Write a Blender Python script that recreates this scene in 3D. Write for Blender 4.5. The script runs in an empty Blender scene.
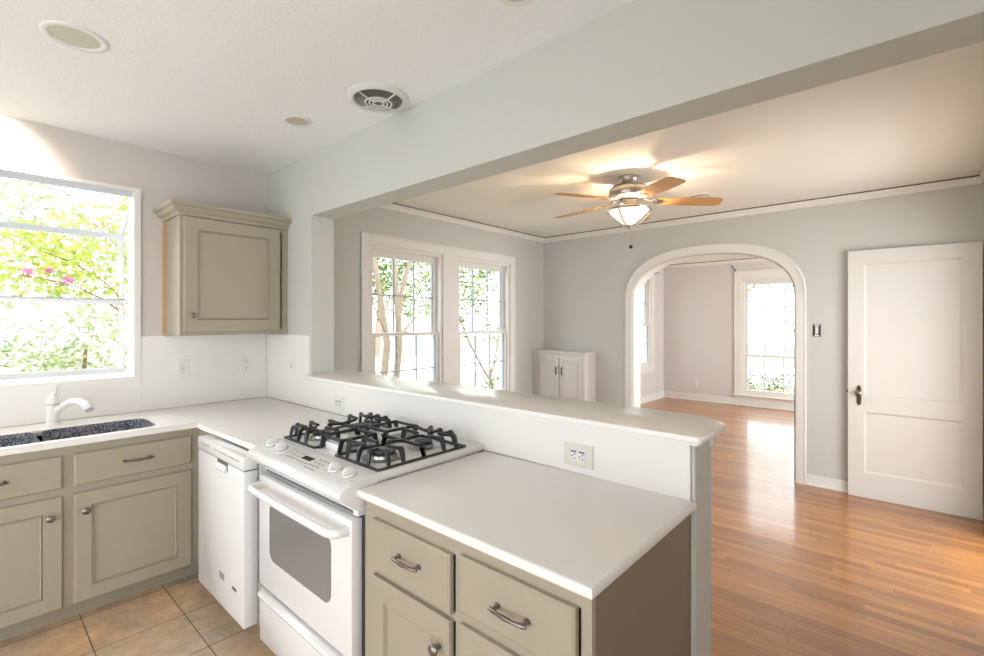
import bpy, bmesh, math, random
from mathutils import Matrix, Vector
PI = math.pi
sc = bpy.context.scene
COL = sc.collection

# ------------------------------------------------------------------ camera
cam_d = bpy.data.cameras.new('camera'); cam = bpy.data.objects.new('camera', cam_d); COL.objects.link(cam)
cam.location = (3.70, -1.565, 1.491)
cam.rotation_euler = (PI/2, 0, math.radians(41.57))
cam_d.sensor_width = 36; cam_d.lens = 471.0/984*36
cam_d.shift_y = (321.4-328.0)/984; cam_d.clip_start = .02; cam_d.clip_end = 300
sc.camera = cam

# ------------------------------------------------------------------ world, exposure
sc.view_settings.view_transform = 'Standard'; sc.view_settings.look = 'None'
sc.view_settings.gamma = 1; sc.view_settings.use_curve_mapping = False
sc.view_settings.exposure = -0.50
w = bpy.data.worlds.new('sky'); sc.world = w; w.use_nodes = True
bg = w.node_tree.nodes['Background']; bg.inputs[0].default_value = (.90, .955, 1, 1); bg.inputs[1].default_value = 7.0
sc.cycles.use_denoising = True
sc.cycles.max_bounces = 10; sc.cycles.diffuse_bounces = 6; sc.cycles.transparent_max_bounces = 24
sc.cycles.sample_clamp_indirect = 8

def area(name, loc, direction, sx, sy, power, color=(1, 1, 1)):
    l = bpy.data.lights.new(name, 'AREA'); l.shape = 'RECTANGLE'; l.size = sx; l.size_y = sy
    l.energy = power; l.color = color
    o = bpy.data.objects.new(name, l); COL.objects.link(o); o.location = loc
    o.rotation_euler = Vector(direction).to_track_quat('-Z', 'Z').to_euler()
    return o
sun = bpy.data.lights.new('sun', 'SUN'); sun.energy = 2.0; sun.angle = .02; sun.color = (1, .95, .86)
so = bpy.data.objects.new('sun', sun); COL.objects.link(so); so.rotation_euler = Vector((-.62, .08, -.78)).to_track_quat('-Z', 'Z').to_euler()
area('fill_back_opening', (2.2, -4.35, 1.25), (0, 1, .12), 2.6, 2.1, 9, (.97, .98, 1))  # unseen fill light outside an opening added behind the camera
area('fill_side_opening', (4.40, -2.7, 1.3), (-1, .0, .05), 1.7, 2.0, 4, (.98, .98, 1))  # added fill light outside a made-up opening in the right wall
area('fill_hall_door', (4.45, 2.4, 1.15), (-1, 0, .1), 1.3, 1.9, 36, (1, .97, .93))  # added fill light, out of view beyond the hall doorway
area('fill_over_sink_window', (-1.05, -1.5, 3.25), (1, 0, -1.35), 2.2, 1.0, 130, (.97, .98, 1))  # added lamp above the sightline to brighten the kitchen
area('fill_front_room', (5.75, 5.7, 1.4), (-1, 0, 0), 2.2, 1.6, 200, (.98, .99, 1))  # added fill light outside an unseen front room opening

# ------------------------------------------------------------------ materials
MATS = {}
def mat(name, col, rough=.5, metal=0, bump=None, var=None, spec=.5, coat=0, emis=None):
    if name in MATS: return MATS[name]
    m = bpy.data.materials.new(name); m.use_nodes = True; nt = m.node_tree
    p = nt.nodes['Principled BSDF']
    p.inputs['Base Color'].default_value = (*col, 1); p.inputs['Roughness'].default_value = rough
    p.inputs['Metallic'].default_value = metal; p.inputs['Specular IOR Level'].default_value = spec
    p.inputs['Coat Weight'].default_value = coat
    tc = nt.nodes.new('ShaderNodeTexCoord')
    if var:
        sc_, amt = var
        n = nt.nodes.new('ShaderNodeTexNoise'); n.inputs['Scale'].default_value = sc_; n.inputs['Detail'].default_value = 4
        nt.links.new(tc.outputs['Object'], n.inputs['Vector'])
        mx = nt.nodes.new('ShaderNodeMix'); mx.data_type = 'RGBA'
        mx.inputs[6].default_value = (*[c*(1-amt) for c in col], 1); mx.inputs[7].default_value = (*[min(1, c*(1+amt)) for c in col], 1)
        nt.links.new(n.outputs['Fac'], mx.inputs[0]); nt.links.new(mx.outputs[2], p.inputs['Base Color'])
    if bump:
        sc_, dist, st = bump
        n = nt.nodes.new('ShaderNodeTexNoise'); n.inputs['Scale'].default_value = sc_; n.inputs['Detail'].default_value = 5
        n.inputs['Roughness'].default_value = .65
        nt.links.new(tc.outputs['Object'], n.inputs['Vector'])
        b = nt.nodes.new('ShaderNodeBump'); b.inputs['Distance'].default_value = dist; b.inputs['Strength'].default_value = st
        nt.links.new(n.outputs['Fac'], b.inputs['Height']); nt.links.new(b.outputs[0], p.inputs['Normal'])
    if emis:
        p.inputs['Emission Color'].default_value = (*emis[0], 1); p.inputs['Emission Strength'].default_value = emis[1]
    MATS[name] = m
    return m
M_wall = mat('kitchen wall paint', (.575, .53, .495), .75, bump=(60, .003, .4))
M_beam = mat('sage white wall paint', (.545, .555, .515), .75, bump=(60, .003, .4))
M_wall2 = mat('grey wall paint', (.57, .565, .535), .7, bump=(60, .002, .25))
M_wall3 = mat('front room wall paint', (.64, .61, .59), .7, bump=(60, .002, .25))
M_ceil = mat('textured ceiling paint', (.84, .845, .85), .85, bump=(70, .005, .45))
M_ceil2 = mat('smooth ceiling paint', (.80, .785, .73), .8, bump=(30, .001, .2))
M_trim = mat('white trim paint', (.75, .73, .695), .4)
M_gap = mat('dark gap paint', (.10, .075, .055), .8)
M_splash = mat('white laminate backsplash', (.78, .76, .735), .35)
M_counter = mat('white laminate counter', (.79, .765, .73), .32, bump=(400, .0003, .1))
M_ledge = mat('glossy white ledge laminate', (.83, .81, .775), .2)
M_cab = mat('greige cabinet paint', (.355, .31, .235), .45, var=(150, .03))
M_cabend = mat('shaded cabinet end panel', (.22, .175, .125), .5, var=(150, .03))  # shade on the end panel is put into this darker brown
M_toe = mat('toe kick paint', (.33, .29, .21), .6)
M_white = mat('white appliance enamel', (.75, .74, .735), .22, coat=.3)
M_whitew = mat('white cabinet paint', (.68, .65, .615), .4)
M_grayseam = mat('grey seam', (.12, .12, .12), .6)
M_mark = mat('grey print', (.27, .27, .28), .6)
M_iron = mat('cast iron', (.022, .022, .024), .42, bump=(300, .0006, .4))
M_alu = mat('brushed burner metal', (.42, .41, .40), .35, metal=1)
M_nickel = mat('brushed nickel', (.50, .46, .42), .28, metal=1)
M_pewter = mat('pewter', (.24, .215, .20), .32, metal=1)
M_brass = mat('aged bronze', (.12, .075, .045), .4, metal=.8)
M_black = mat('black metal', (.02, .02, .02), .4)
M_plastic = mat('white plastic', (.74, .73, .71), .3)
M_plate = mat('almond steel plate', (.68, .65, .58), .35)
M_slot = mat('dark slot', (.02, .02, .02), .5)
M_blue = mat('blue outlet buttons', (.05, .12, .28), .5)
M_sink = mat('dark composite sink', (.13, .14, .17), .4, var=(230, .9))
def speckle():
    nt = M_sink.node_tree; n = nt.nodes.new('ShaderNodeTexNoise'); n.inputs['Scale'].default_value = 140; n.inputs['Detail'].default_value = 3
    tc = nt.nodes.new('ShaderNodeTexCoord'); nt.links.new(tc.outputs['Object'], n.inputs['Vector'])
    r = nt.nodes.new('ShaderNodeValToRGB'); r.color_ramp.elements[0].position = .46; r.color_ramp.elements[1].position = .66
    r.color_ramp.elements[0].color = (.07, .075, .10, 1); r.color_ramp.elements[1].color = (.50, .52, .56, 1)
    nt.links.new(n.outputs['Fac'], r.inputs[0]); nt.links.new(r.outputs[0], nt.nodes['Principled BSDF'].inputs['Base Color'])
speckle()
M_oveng = mat('oven window glass', (.20, .20, .20), .06, coat=1)
M_disp = mat('green display', (.012, .035, .012), .2)
M_vinyl = mat('white vinyl sash', (.60, .63, .68), .35)
M_darkcan = mat('recessed can baffle', (.55, .52, .43), .5)
M_vent = mat('painted vent metal', (.68, .68, .66), .4)
M_ventd = mat('vent interior', (.10, .095, .085), .8)
M_wire = mat('vent mesh', (.27, .25, .23), .6)
M_muntin = mat('blue grey muntin', (.30, .35, .40), .4)
M_bark = mat('smooth pale bark', (.30, .22, .17), .8, var=(9, .3))
M_twig = mat('brown twigs', (.22, .13, .09), .8)
M_orange = mat('orange shadow edge', (.55, .33, .18), .6)  # orange rim of the wall cabinet's shadow, as a colour
M_road = mat('pale concrete', (.75, .74, .72), .9, var=(3, .08))
M_house = mat('pale painted siding', (.75, .76, .78), .8)

def mat_glass():
    m = bpy.data.materials.new('window glass'); m.use_nodes = True; nt = m.node_tree; nt.nodes.clear()
    o = nt.nodes.new('ShaderNodeOutputMaterial'); t = nt.nodes.new('ShaderNodeBsdfTransparent'); g = nt.nodes.new('ShaderNodeBsdfGlossy')
    g.inputs['Roughness'].default_value = .02; f = nt.nodes.new('ShaderNodeFresnel'); f.inputs[0].default_value = 1.25
    t.inputs[0].default_value = (.97, .985, .98, 1)
    x = nt.nodes.new('ShaderNodeMixShader'); nt.links.new(f.outputs[0], x.inputs[0]); nt.links.new(t.outputs[0], x.inputs[1])
    nt.links.new(g.outputs[0], x.inputs[2]); nt.links.new(x.outputs[0], o.inputs[0]); return m
M_glass = mat_glass()

def mat_leaf(name, a, b):
    m = bpy.data.materials.new(name); m.use_nodes = True; nt = m.node_tree; nt.nodes.clear()
    o = nt.nodes.new('ShaderNodeOutputMaterial'); d = nt.nodes.new('ShaderNodeBsdfDiffuse'); t = nt.nodes.new('ShaderNodeBsdfTranslucent')
    tc = nt.nodes.new('ShaderNodeTexCoord'); n = nt.nodes.new('ShaderNodeTexNoise'); n.inputs['Scale'].default_value = 7
    nt.links.new(tc.outputs['Object'], n.inputs['Vector'])
    r = nt.nodes.new('ShaderNodeValToRGB'); r.color_ramp.elements[0].position = .35; r.color_ramp.elements[1].position = .65
    r.color_ramp.elements[0].color = (*a, 1); r.color_ramp.elements[1].color = (*b, 1)
    nt.links.new(n.outputs['Fac'], r.inputs[0]); nt.links.new(r.outputs[0], d.inputs[0]); nt.links.new(r.outputs[0], t.inputs[0])
    x = nt.nodes.new('ShaderNodeMixShader'); x.inputs[0].default_value = .45
    nt.links.new(d.outputs[0], x.inputs[1]); nt.links.new(t.outputs[0], x.inputs[2]); nt.links.new(x.outputs[0], o.inputs[0]); return m
M_leafy = mat_leaf('yellow green leaves', (.28, .34, .06), (.55, .58, .18))
M_leafd = mat_leaf('mid green leaves', (.08, .13, .035), (.22, .28, .10))
M_leafp = mat_leaf('pale sunlit leaves', (.23, .29, .13), (.42, .46, .26))
M_pink = mat_leaf('pink blossom', (.55, .2, .35), (.7, .35, .5))
M_grass = mat_leaf('lawn', (.46, .50, .36), (.58, .61, .46))

def mat_wood_floor():
    m = bpy.data.materials.new('oak strip floor'); m.use_nodes = True; nt = m.node_tree; N = nt.nodes; L = nt.links
    p = N['Principled BSDF']; tc = N.new('ShaderNodeTexCoord'); s = N.new('ShaderNodeSeparateXYZ'); L.new(tc.outputs['Object'], s.inputs[0])
    def mth(op, a, b=None, c=None):
        n = N.new('ShaderNodeMath'); n.operation = op
        for i, v in enumerate((a, b, c)):
            if v is None: continue
            if isinstance(v, (int, float)): n.inputs[i].default_value = v
            else: L.new(v, n.inputs[i])
        return n.outputs[0]
    rowf = mth('DIVIDE', s.outputs[1], .057); row = mth('FLOOR', rowf); rfr = mth('FRACT', rowf)
    wn = N.new('ShaderNodeTexWhiteNoise'); wn.noise_dimensions = '1D'; L.new(row, wn.inputs['W'])
    xo = mth('ADD', mth('DIVIDE', s.outputs[0], 1.1), mth('MULTIPLY', wn.outputs['Value'], 7.3)); pid = mth('FLOOR', xo); pfr = mth('FRACT', xo)
    cb = N.new('ShaderNodeCombineXYZ'); L.new(row, cb.inputs[0]); L.new(pid, cb.inputs[1])
    wn2 = N.new('ShaderNodeTexWhiteNoise'); wn2.noise_dimensions = '3D'; L.new(cb.outputs[0], wn2.inputs['Vector'])
    r = N.new('ShaderNodeValToRGB'); e = r.color_ramp.elements
    e[0].color = (.31, .115, .020, 1); e[1].color = (.54, .235, .055, 1); x = e.new(.5); x.color = (.41, .165, .034, 1)
    L.new(wn2.outputs['Value'], r.inputs[0])
    mp = N.new('ShaderNodeMapping'); mp.inputs['Scale'].default_value = (2.5, 55, 1); L.new(tc.outputs['Object'], mp.inputs[0])
    cb2 = N.new('ShaderNodeVectorMath'); cb2.operation = 'ADD'; L.new(mp.outputs[0], cb2.inputs[0]); L.new(cb.outputs[0], cb2.inputs[1])
    gn = N.new('ShaderNodeTexNoise'); gn.inputs['Scale'].default_value = 1.5; gn.inputs['Detail'].default_value = 6; L.new(cb2.outputs[0], gn.inputs['Vector'])
    mx = N.new('ShaderNodeMix'); mx.data_type = 'RGBA'; mx.blend_type = 'MULTIPLY'; mx.inputs[0].default_value = .75
    gr = N.new('ShaderNodeValToRGB'); gr.color_ramp.elements[0].position = .3; gr.color_ramp.elements[1].position = .68
    gr.color_ramp.elements[0].color = (.55, .5, .45, 1); gr.color_ramp.elements[1].color = (1.1, 1.1, 1.1, 1); L.new(gn.outputs['Fac'], gr.inputs[0])
    L.new(r.outputs[0], mx.inputs[6]); L.new(gr.outputs[0], mx.inputs[7])
    e1 = mth('LESS_THAN', rfr, .03); e2 = mth('LESS_THAN', pfr, .0025); ed = mth('MAXIMUM', e1, e2)
    mx2 = N.new('ShaderNodeMix'); mx2.data_type = 'RGBA'; mx2.inputs[7].default_value = (.12, .05, .015, 1)
    L.new(mth('MULTIPLY', ed, .7), mx2.inputs[0]); L.new(mx.outputs[2], mx2.inputs[6]); L.new(mx2.outputs[2], p.inputs['Base Color'])
    p.inputs['Roughness'].default_value = .42; p.inputs['Specular IOR Level'].default_value = 1.0; p.inputs['Coat Weight'].default_value = .6; p.inputs['Coat Roughness'].default_value = .13
    b = N.new('ShaderNodeBump'); b.inputs['Distance'].default_value = .0012; b.inputs['Strength'].default_value = .5
    ng = N.new('ShaderNodeTexNoise'); ng.inputs['Scale'].default_value = 9; L.new(tc.outputs['Object'], ng.inputs['Vector'])
    h = mth('ADD', mth('MULTIPLY', ed, -.5), mth('ADD', mth('MULTIPLY', ng.outputs['Fac'], 4.0), mth('ADD', mth('MULTIPLY', gn.outputs['Fac'], .35), mth('MULTIPLY', wn2.outputs['Value'], .25))))
    L.new(h, b.inputs['Height']); L.new(b.outputs[0], p.inputs['Normal'])
    return m
M_oak = mat_wood_floor()

def mat_tile():
    m = bpy.data.materials.new('ceramic floor tile'); m.use_nodes = True; nt = m.node_tree; N = nt.nodes; L = nt.links
    p = N['Principled BSDF']; tc = N.new('ShaderNodeTexCoord'); mp = N.new('ShaderNodeMapping')
    mp.inputs['Location'].default_value = (-.94+.355*10, .81+.355*20, 0); L.new(tc.outputs['Object'], mp.inputs[0])
    br = N.new('ShaderNodeTexBrick'); br.offset = 0; br.inputs['Brick Width'].default_value = .355; br.inputs['Row Height'].default_value = .355
    br.inputs['Scale'].default_value = 1; br.inputs['Mortar Size'].default_value = .0028; br.inputs['Mortar Smooth'].default_value = .2
    br.inputs['Color1'].default_value = (.68, .47, .29, 1); br.inputs['Color2'].default_value = (.56, .47, .36, 1); br.inputs['Mortar'].default_value = (.13, .10, .075, 1)
    L.new(mp.outputs[0], br.inputs['Vector'])
    n = N.new('ShaderNodeTexNoise'); n.inputs['Scale'].default_value = 9; n.inputs['Detail'].default_value = 12; n.inputs['Roughness'].default_value = .75
    L.new(tc.outputs['Object'], n.inputs['Vector'])
    r = N.new('ShaderNodeValToRGB'); r.color_ramp.elements[0].position = .3; r.color_ramp.elements[1].position = .7
    r.color_ramp.elements[0].color = (.55, .50, .46, 1); r.color_ramp.elements[1].color = (1.22, 1.22, 1.24, 1); L.new(n.outputs['Fac'], r.inputs[0])
    mx = N.new('ShaderNodeMix'); mx.data_type = 'RGBA'; mx.blend_type = 'MULTIPLY'; mx.inputs[0].default_value = .85
    n2 = N.new('ShaderNodeTexNoise'); n2.inputs['Scale'].default_value = 3.2; n2.inputs['Detail'].default_value = 6; L.new(tc.outputs['Object'], n2.inputs['Vector'])
    r2 = N.new('ShaderNodeValToRGB'); r2.color_ramp.elements[0].position = .42; r2.color_ramp.elements[1].position = .6
    r2.color_ramp.elements[0].color = (.86, .90, .96, 1); r2.color_ramp.elements[1].color = (1.1, 1.0, .88, 1); L.new(n2.outputs['Fac'], r2.inputs[0])
    m0 = N.new('ShaderNodeMix'); m0.data_type = 'RGBA'; m0.blend_type = 'MULTIPLY'; m0.inputs[0].default_value = .8
    L.new(br.outputs['Color'], m0.inputs[6]); L.new(r2.outputs[0], m0.inputs[7]); L.new(m0.outputs[2], mx.inputs[6]); L.new(r.outputs[0], mx.inputs[7]); L.new(mx.outputs[2], p.inputs['Base Color'])
    p.inputs['Roughness'].default_value = .4
    b = N.new('ShaderNodeBump'); b.inputs['Distance'].default_value = .002; b.inputs['Strength'].default_value = .5; b.invert = True
    L.new(br.outputs['Fac'], b.inputs['Height']); L.new(b.outputs[0], p.inputs['Normal'])
    return m
M_tile = mat_tile()

def mat_blade():
    m = mat('maple fan blade', (.60, .33, .13), .38); nt = m.node_tree; N = nt.nodes; L = nt.links; p = N['Principled BSDF']
    tc = N.new('ShaderNodeTexCoord'); mp = N.new('ShaderNodeMapping'); mp.inputs['Scale'].default_value = (3, 40, 3); L.new(tc.outputs['Object'], mp.inputs[0])
    n = N.new('ShaderNodeTexNoise'); n.inputs['Scale'].default_value = 2; n.inputs['Detail'].default_value = 4; L.new(mp.outputs[0], n.inputs['Vector'])
    r = N.new('ShaderNodeValToRGB'); r.color_ramp.elements[0].color = (.46, .22, .075, 1); r.color_ramp.elements[1].color = (.72, .42, .19, 1)
    L.new(n.outputs['Fac'], r.inputs[0]); L.new(r.outputs[0], p.inputs['Base Color']); return m
M_blade = mat_blade()
M_bowl = mat('frosted lamp glass', (.9, .86, .8), .4, emis=((1, .80, .55), 1.6))
M_lens = mat('lit lamp lens', (.9, .9, .85), .4, emis=((1, .85, .65), 12))

# ------------------------------------------------------------------ geometry helpers
class G:
    def __init__(s, M=None): s.bm = bmesh.new(); s.M = M or Matrix.Identity(4)
    def v(s, p): return s.bm.verts.new(s.M @ Vector(p))
    def f(s, vs):
        try: return s.bm.faces.new(vs)
        except ValueError: return None
    def box(s, x0, x1, y0, y1, z0, z1, bev=0, seg=2):
        vs = [s.v((x, y, z)) for z in (z0, z1) for x, y in ((x0, y0), (x1, y0), (x1, y1), (x0, y1))]
        fs = [s.f([vs[i] for i in q]) for q in ((3, 2, 1, 0), (4, 5, 6, 7), (0, 1, 5, 4), (1, 2, 6, 5), (2, 3, 7, 6), (3, 0, 4, 7))]
        if bev:
            es = {e for f_ in fs if f_ for e in f_.edges}
            bmesh.ops.bevel(s.bm, geom=list(es), offset=bev, segments=seg, affect='EDGES', profile=.5)
        return s
    def quad(s, *ps): s.f([s.v(p) for p in ps]); return s
    def prism(s, poly, a0, a1, axis='z', bev=0, seg=2):
        """poly of 2D points extruded along axis; x-axis: (y,z); y-axis: (x,z); z-axis: (x,y)"""
        mk = {'z': lambda p, a: (p[0], p[1], a), 'y': lambda p, a: (p[0], a, p[1]), 'x': lambda p, a: (a, p[0], p[1])}[axis]
        A = [s.v(mk(p, a0)) for p in poly]; B = [s.v(mk(p, a1)) for p in poly]; n = len(poly)
        fs = [s.f(A[::-1]), s.f(B)] + [s.f([A[i], A[(i+1) % n], B[(i+1) % n], B[i]]) for i in range(n)]
        if bev:
            es = {e for f_ in fs[:2] if f_ for e in f_.edges}
            bmesh.ops.bevel(s.bm, geom=list(es), offset=bev, segments=seg, affect='EDGES', profile=.5)
        return s
    def lathe(s, prof, c=(0, 0, 0), seg=32, axis='z', cap=True):
        """prof (radius, height) rings around an axis"""
        mk = {'z': lambda r, h, a: (c[0]+r*math.cos(a), c[1]+r*math.sin(a), c[2]+h),
              'y': lambda r, h, a: (c[0]+r*math.cos(a), c[1]+h, c[2]+r*math.sin(a)),
              'x': lambda r, h, a: (c[0]+h, c[1]+r*math.cos(a), c[2]+r*math.sin(a))}[axis]
        rings = [[s.v(mk(max(r, 1e-5), h, 2*PI*i/seg)) for i in range(seg)] for r, h in prof]
        for A, B in zip(rings, rings[1:]):
            for i in range(seg): s.f([A[i], A[(i+1) % seg], B[(i+1) % seg], B[i]])
        if cap: s.f(rings[0][::-1]); s.f(rings[-1])
        return s
    def tube(s, pts, r, seg=8, cap=True):
        pts = [Vector(p) for p in pts]; rr = r if isinstance(r, (list, tuple)) else [r]*len(pts)
        rings = []; up = Vector((0, 0, 1)); last = None
        for i, p in enumerate(pts):
            d = (pts[min(i+1, len(pts)-1)]-pts[max(i-1, 0)]).normalized()
            if last is None:
                a = d.cross(up)
                if a.length < .1: a = d.cross(Vector((1, 0, 0)))
            else: a = last-d*last.dot(d)
            a.normalize(); last = a; b = d.cross(a)
            rings.append([s.v(p+(a*math.cos(2*PI*k/seg)+b*math.sin(2*PI*k/seg))*rr[i]) for k in range(seg)])
        for A, B in zip(rings, rings[1:]):
            for i in range(seg): s.f([A[i], A[(i+1) % seg], B[(i+1) % seg], B[i]])
        if cap: s.f(rings[0][::-1]); s.f(rings[-1])
        return s
    def rings(s, x0, x1, z0, z1, prof, fill=True):
        """concentric rectangles in the local xz plane: prof of (inset, y)"""
        last = None
        for ins, y in prof:
            R = [s.v((x0+ins, y, z0+ins)), s.v((x1-ins, y, z0+ins)), s.v((x1-ins, y, z1-ins)), s.v((x0+ins, y, z1-ins))]
            if last:
                for i in range(4): s.f([last[i], last[(i+1) % 4], R[(i+1) % 4], R[i]])
            else: s.f(R[::-1])
            last = R
        if fill: s.f(last)
        return s

def ob(name, g, m, parent=None, smooth=None, off=None):
    bmesh.ops.recalc_face_normals(g.bm, faces=g.bm.faces[:])
    if off: bmesh.ops.translate(g.bm, verts=g.bm.verts[:], vec=Vector(off))
    me = bpy.data.meshes.new(name); g.bm.to_mesh(me); g.bm.free()
    o = bpy.data.objects.new(name, me); COL.objects.link(o)
    me.materials.append(m)
    if smooth is not None:
        me.polygons.foreach_set('use_smooth', [True]*len(me.polygons)); me.set_sharp_from_angle(angle=math.radians(smooth))
    if parent: o.parent = parent
    return o
def tag(o, label=None, cat=None, group=None, kind=None):
    if label: o['label'] = label
    if cat: o['category'] = cat
    if group: o['group'] = group
    if kind: o['kind'] = kind
    return o
class Thing:
    """an Empty at the base; parts are given in world coordinates and moved under it"""
    def __init__(s, name, label=None, cat=None, loc=(0, 0, 0), group=None, kind=None):
        s.o = bpy.data.objects.new(name, None); COL.objects.link(s.o); s.o.location = loc; s.o.empty_display_size = .05
        s.loc = Vector(loc); tag(s.o, label, cat, group, kind)
    def part(s, name, g, m, parent=None, smooth=None, label=None):
        o = ob(name, g, m, parent or s.o, smooth, off=-s.loc)
        if label: o['label'] = label
        return o
def dup(root, loc, rotz=0, label=None, group=None):
    r = root.copy(); COL.objects.link(r); r.location = loc; r.rotation_euler = (0, 0, rotz)
    if label: r['label'] = label
    if group: r['group'] = group
    for ch in list(root.children):
        c = ch.copy(); COL.objects.link(c); c.parent = r
        for g_ in list(ch.children):
            d = g_.copy(); COL.objects.link(d); d.parent = c
    return r
def struct(name, g, m, smooth=None): return tag(ob(name, g, m, None, smooth), kind='structure')
def frame(origin, ux, uy):
    """matrix taking local x->ux, y->uy, z->up at origin"""
    ux = Vector(ux); uy = Vector(uy); uz = Vector((0, 0, 1))
    return Matrix(((ux.x, uy.x, uz.x, origin[0]), (ux.y, uy.y, uz.y, origin[1]), (ux.z, uy.z, uz.z, origin[2]), (0, 0, 0, 1)))

# dimensions (metres)
ZC, ZL, ZB = 2.6165, 2.5975, 2.2054
XL, YF, XR, TB = .069, 3.563, 4.12, .166
YF2 = YF+.186; Y2 = 7.63; YK = -4.2; X2 = 5.5

# ================================================================== SETTING
struct('floor', G().box(-.05, XR+.15, YK-.1, .02, -.1, 0), M_tile)
g = G().box(XL-.1, X2+.1, .02, Y2+.1, -.1, 0); struct('floor.001', g, M_oak)
struct('ceiling', G().box(-.1, XR+.15, YK-.15, .02, ZC, ZC+.12), M_ceil)
struct('ceiling.001', G().box(XL-.1, X2+.15, TB-.02, Y2+.15, ZL, ZL+.16), M_ceil2)
struct('roof_sky_block', G().box(-.55, X2+.6, YK-.6, Y2+.6, ZL+.18, ZL+.3), M_trim)  # unseen slab added over the ceilings to block the sky

def wall_x(name, xa, xb, y0, y1, z0, z1, holes, m):
    """wall slab between xa and xb running in y, with rectangular holes (ya, yb, za, zb)"""
    g = G(); cur = y0
    for ya, yb, za, zb in sorted(holes):
        g.box(xa, xb, cur, ya, z0, z1); (za > z0) and g.box(xa, xb, ya, yb, z0, za); g.box(xa, xb, ya, yb, zb, z1); cur = yb
    g.box(xa, xb, cur, y1, z0, z1); return struct(name, g, m)
def wall_y(name, ya, yb, x0, x1, z0, z1, holes, m):
    g = G(); cur = x0
    for xa, xb, za, zb in sorted(holes):
        g.box(cur, xa, ya, yb, z0, z1); g.box(xa, xb, ya, yb, z0, za); g.box(xa, xb, ya, yb, zb, z1); cur = xb
    g.box(cur, x1, ya, yb, z0, z1); return struct(name, g, m)
KW = (-2.25, -.80, 1.128, 2.339)
wall_x('wall_left', -.15, 0, YK, .0, 0, ZC, [KW], M_wall)
W1 = (.87, 1.75, .60, 2.185); W2 = (1.965, 2.845, .60, 2.185); W4 = (6.12, 7.02, .66, 2.30)
wall_x('wall_left_living', XL-.15, XL, TB, YF+.09, 0, ZL, [W1, W2], M_wall2)
wall_x('wall_left_front_room', XL-.15, XL, YF+.09, Y2+.15, 0, ZL, [W4], M_wall3)
W3 = (1.47, 2.46, .20, 2.23)
wall_y('wall_far', Y2, Y2+.15, XL-.15, X2+.15, 0, ZL, [W3], M_wall3)
wall_x('wall_right', XR, XR+.14, YK, 0, 0, ZC, [(-3.6, -1.8, .05, 2.2)], M_wall)  # opening made up to let the side fill light in
wall_x('wall_right_living', XR, XR+.14, 0, YF, 0, ZL, [(1.75, 3.1, 0, 2.06)], M_wall2)
wall_x('wall_right_front_room', X2, X2+.14, YF, Y2, 0, ZL, [(4.5, 6.9, .5, 2.2)], M_wall3)  # unseen opening added for the front room fill light
wall_y('wall_back', YK-.14, YK, 0, XR, 0, ZC, [(.9, 3.5, .1, 2.2)], M_wall)  # wide opening made up for the fill light behind the camera
# pier and beam between kitchen and living room
g = G().box(-.15, .688, 0, TB, 0, ZC+.02); g.box(.688, XR, 0, TB, ZB, ZC+.02); struct('wall_partition', g, M_beam)
struct('wall_half', G().box(.688, 3.184, .002, TB, 0, 1.095, .004), M_wall2)

# ---- wall with the arch
AC, AO, AI = 2.112, .882, .792
def arch(a, z0, h, n=40, e=2.45):
    pts = []
    for i in range(n+1):
        t = PI*i/n; c, s_ = math.cos(t), math.sin(t)
        pts.append((AC-a*math.copysign(abs(c)**(2/e), c), z0+h*abs(s_)**(2/e)))
    return pts
inner = arch(AI, 1.72, .465); outer = arch(AO, 1.72, .567)
ip = [(AC-AI, 0)]+inner+[(AC+AI, 0)]
g = G()
for y in (YF, YF2):
    g.quad((XL-.02, y, 0), (ip[0][0], y, 0), (ip[0][0], y, ZL), (XL-.02, y, ZL)); g.quad((ip[-1][0], y, 0), (X2, y, 0), (X2, y, ZL), (ip[-1][0], y, ZL))
    for p, q in zip(inner, inner[1:]):
        g.quad((p[0], y, p[1]), (q[0], y, q[1]), (q[0], y, ZL), (p[0], y, ZL))
for p, q in zip(ip, ip[1:]): g.quad((p[0], YF, p[1]), (q[0], YF, q[1]), (q[0], YF2, q[1]), (p[0], YF2, p[1]))
bmesh.ops.remove_doubles(g.bm, verts=g.bm.verts[:], dist=1e-5)
struct('wall_arch', g, M_wall2)
def arch_casing(y0, y1):
    g = G(); o_ = [(AC-AO, 0)]+outer+[(AC+AO, 0)]; n = len(o_)
    i_ = [(AC-AI-.004, 0)]+arch(AI+.004, 1.72, .469)+[(AC+AI+.004, 0)]
    def lerp(t, k): return (o_[k][0]*(1-t)+i_[k][0]*t, o_[k][1]*(1-t)+i_[k][1]*t)
    prof = [(0, y0), (0, y1*1.0), (.12, y1+(y1-y0)*.25), (.22, y1), (.9, y1), (1, y0*.4+y1*.6), (1, y0)]
    rows = [[g.v((lerp(t, k)[0], y, lerp(t, k)[1])) for k in range(n)] for t, y in prof]
    for A, B in zip(rows, rows[1:]+rows[:1]):
        for k in range(n-1): g.f([A[k], A[k+1], B[k+1], B[k]])
    for k in (0, n-1): g.f([r[k] for r in rows])
    return g
struct('trim_1', arch_casing(YF, YF-.02), M_trim, 30)
struct('trim_2', arch_casing(YF2, YF2+.02), M_trim, 30)
# painted jamb lining inside the arch
g = G()
for p, q in zip(ip, ip[1:]):
    a = Vector((AC, 1.5)); 
    def sh(p): 
        if p[1] < 1.6: return (p[0]+(.004 if p[0] < AC else -.004), p[1])
        d = Vector((AC-p[0], 1.5-p[1])).normalized(); return (p[0]+d.x*.004, p[1]+d.y*.004)
    p2, q2 = sh(p), sh(q); g.quad((p2[0], YF-.004, p2[1]), (q2[0], YF-.004, q2[1]), (q2[0], YF2+.004, q2[1]), (p2[0], YF2+.004, p2[1]))
struct('trim_3', g, M_trim, 40)

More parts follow.
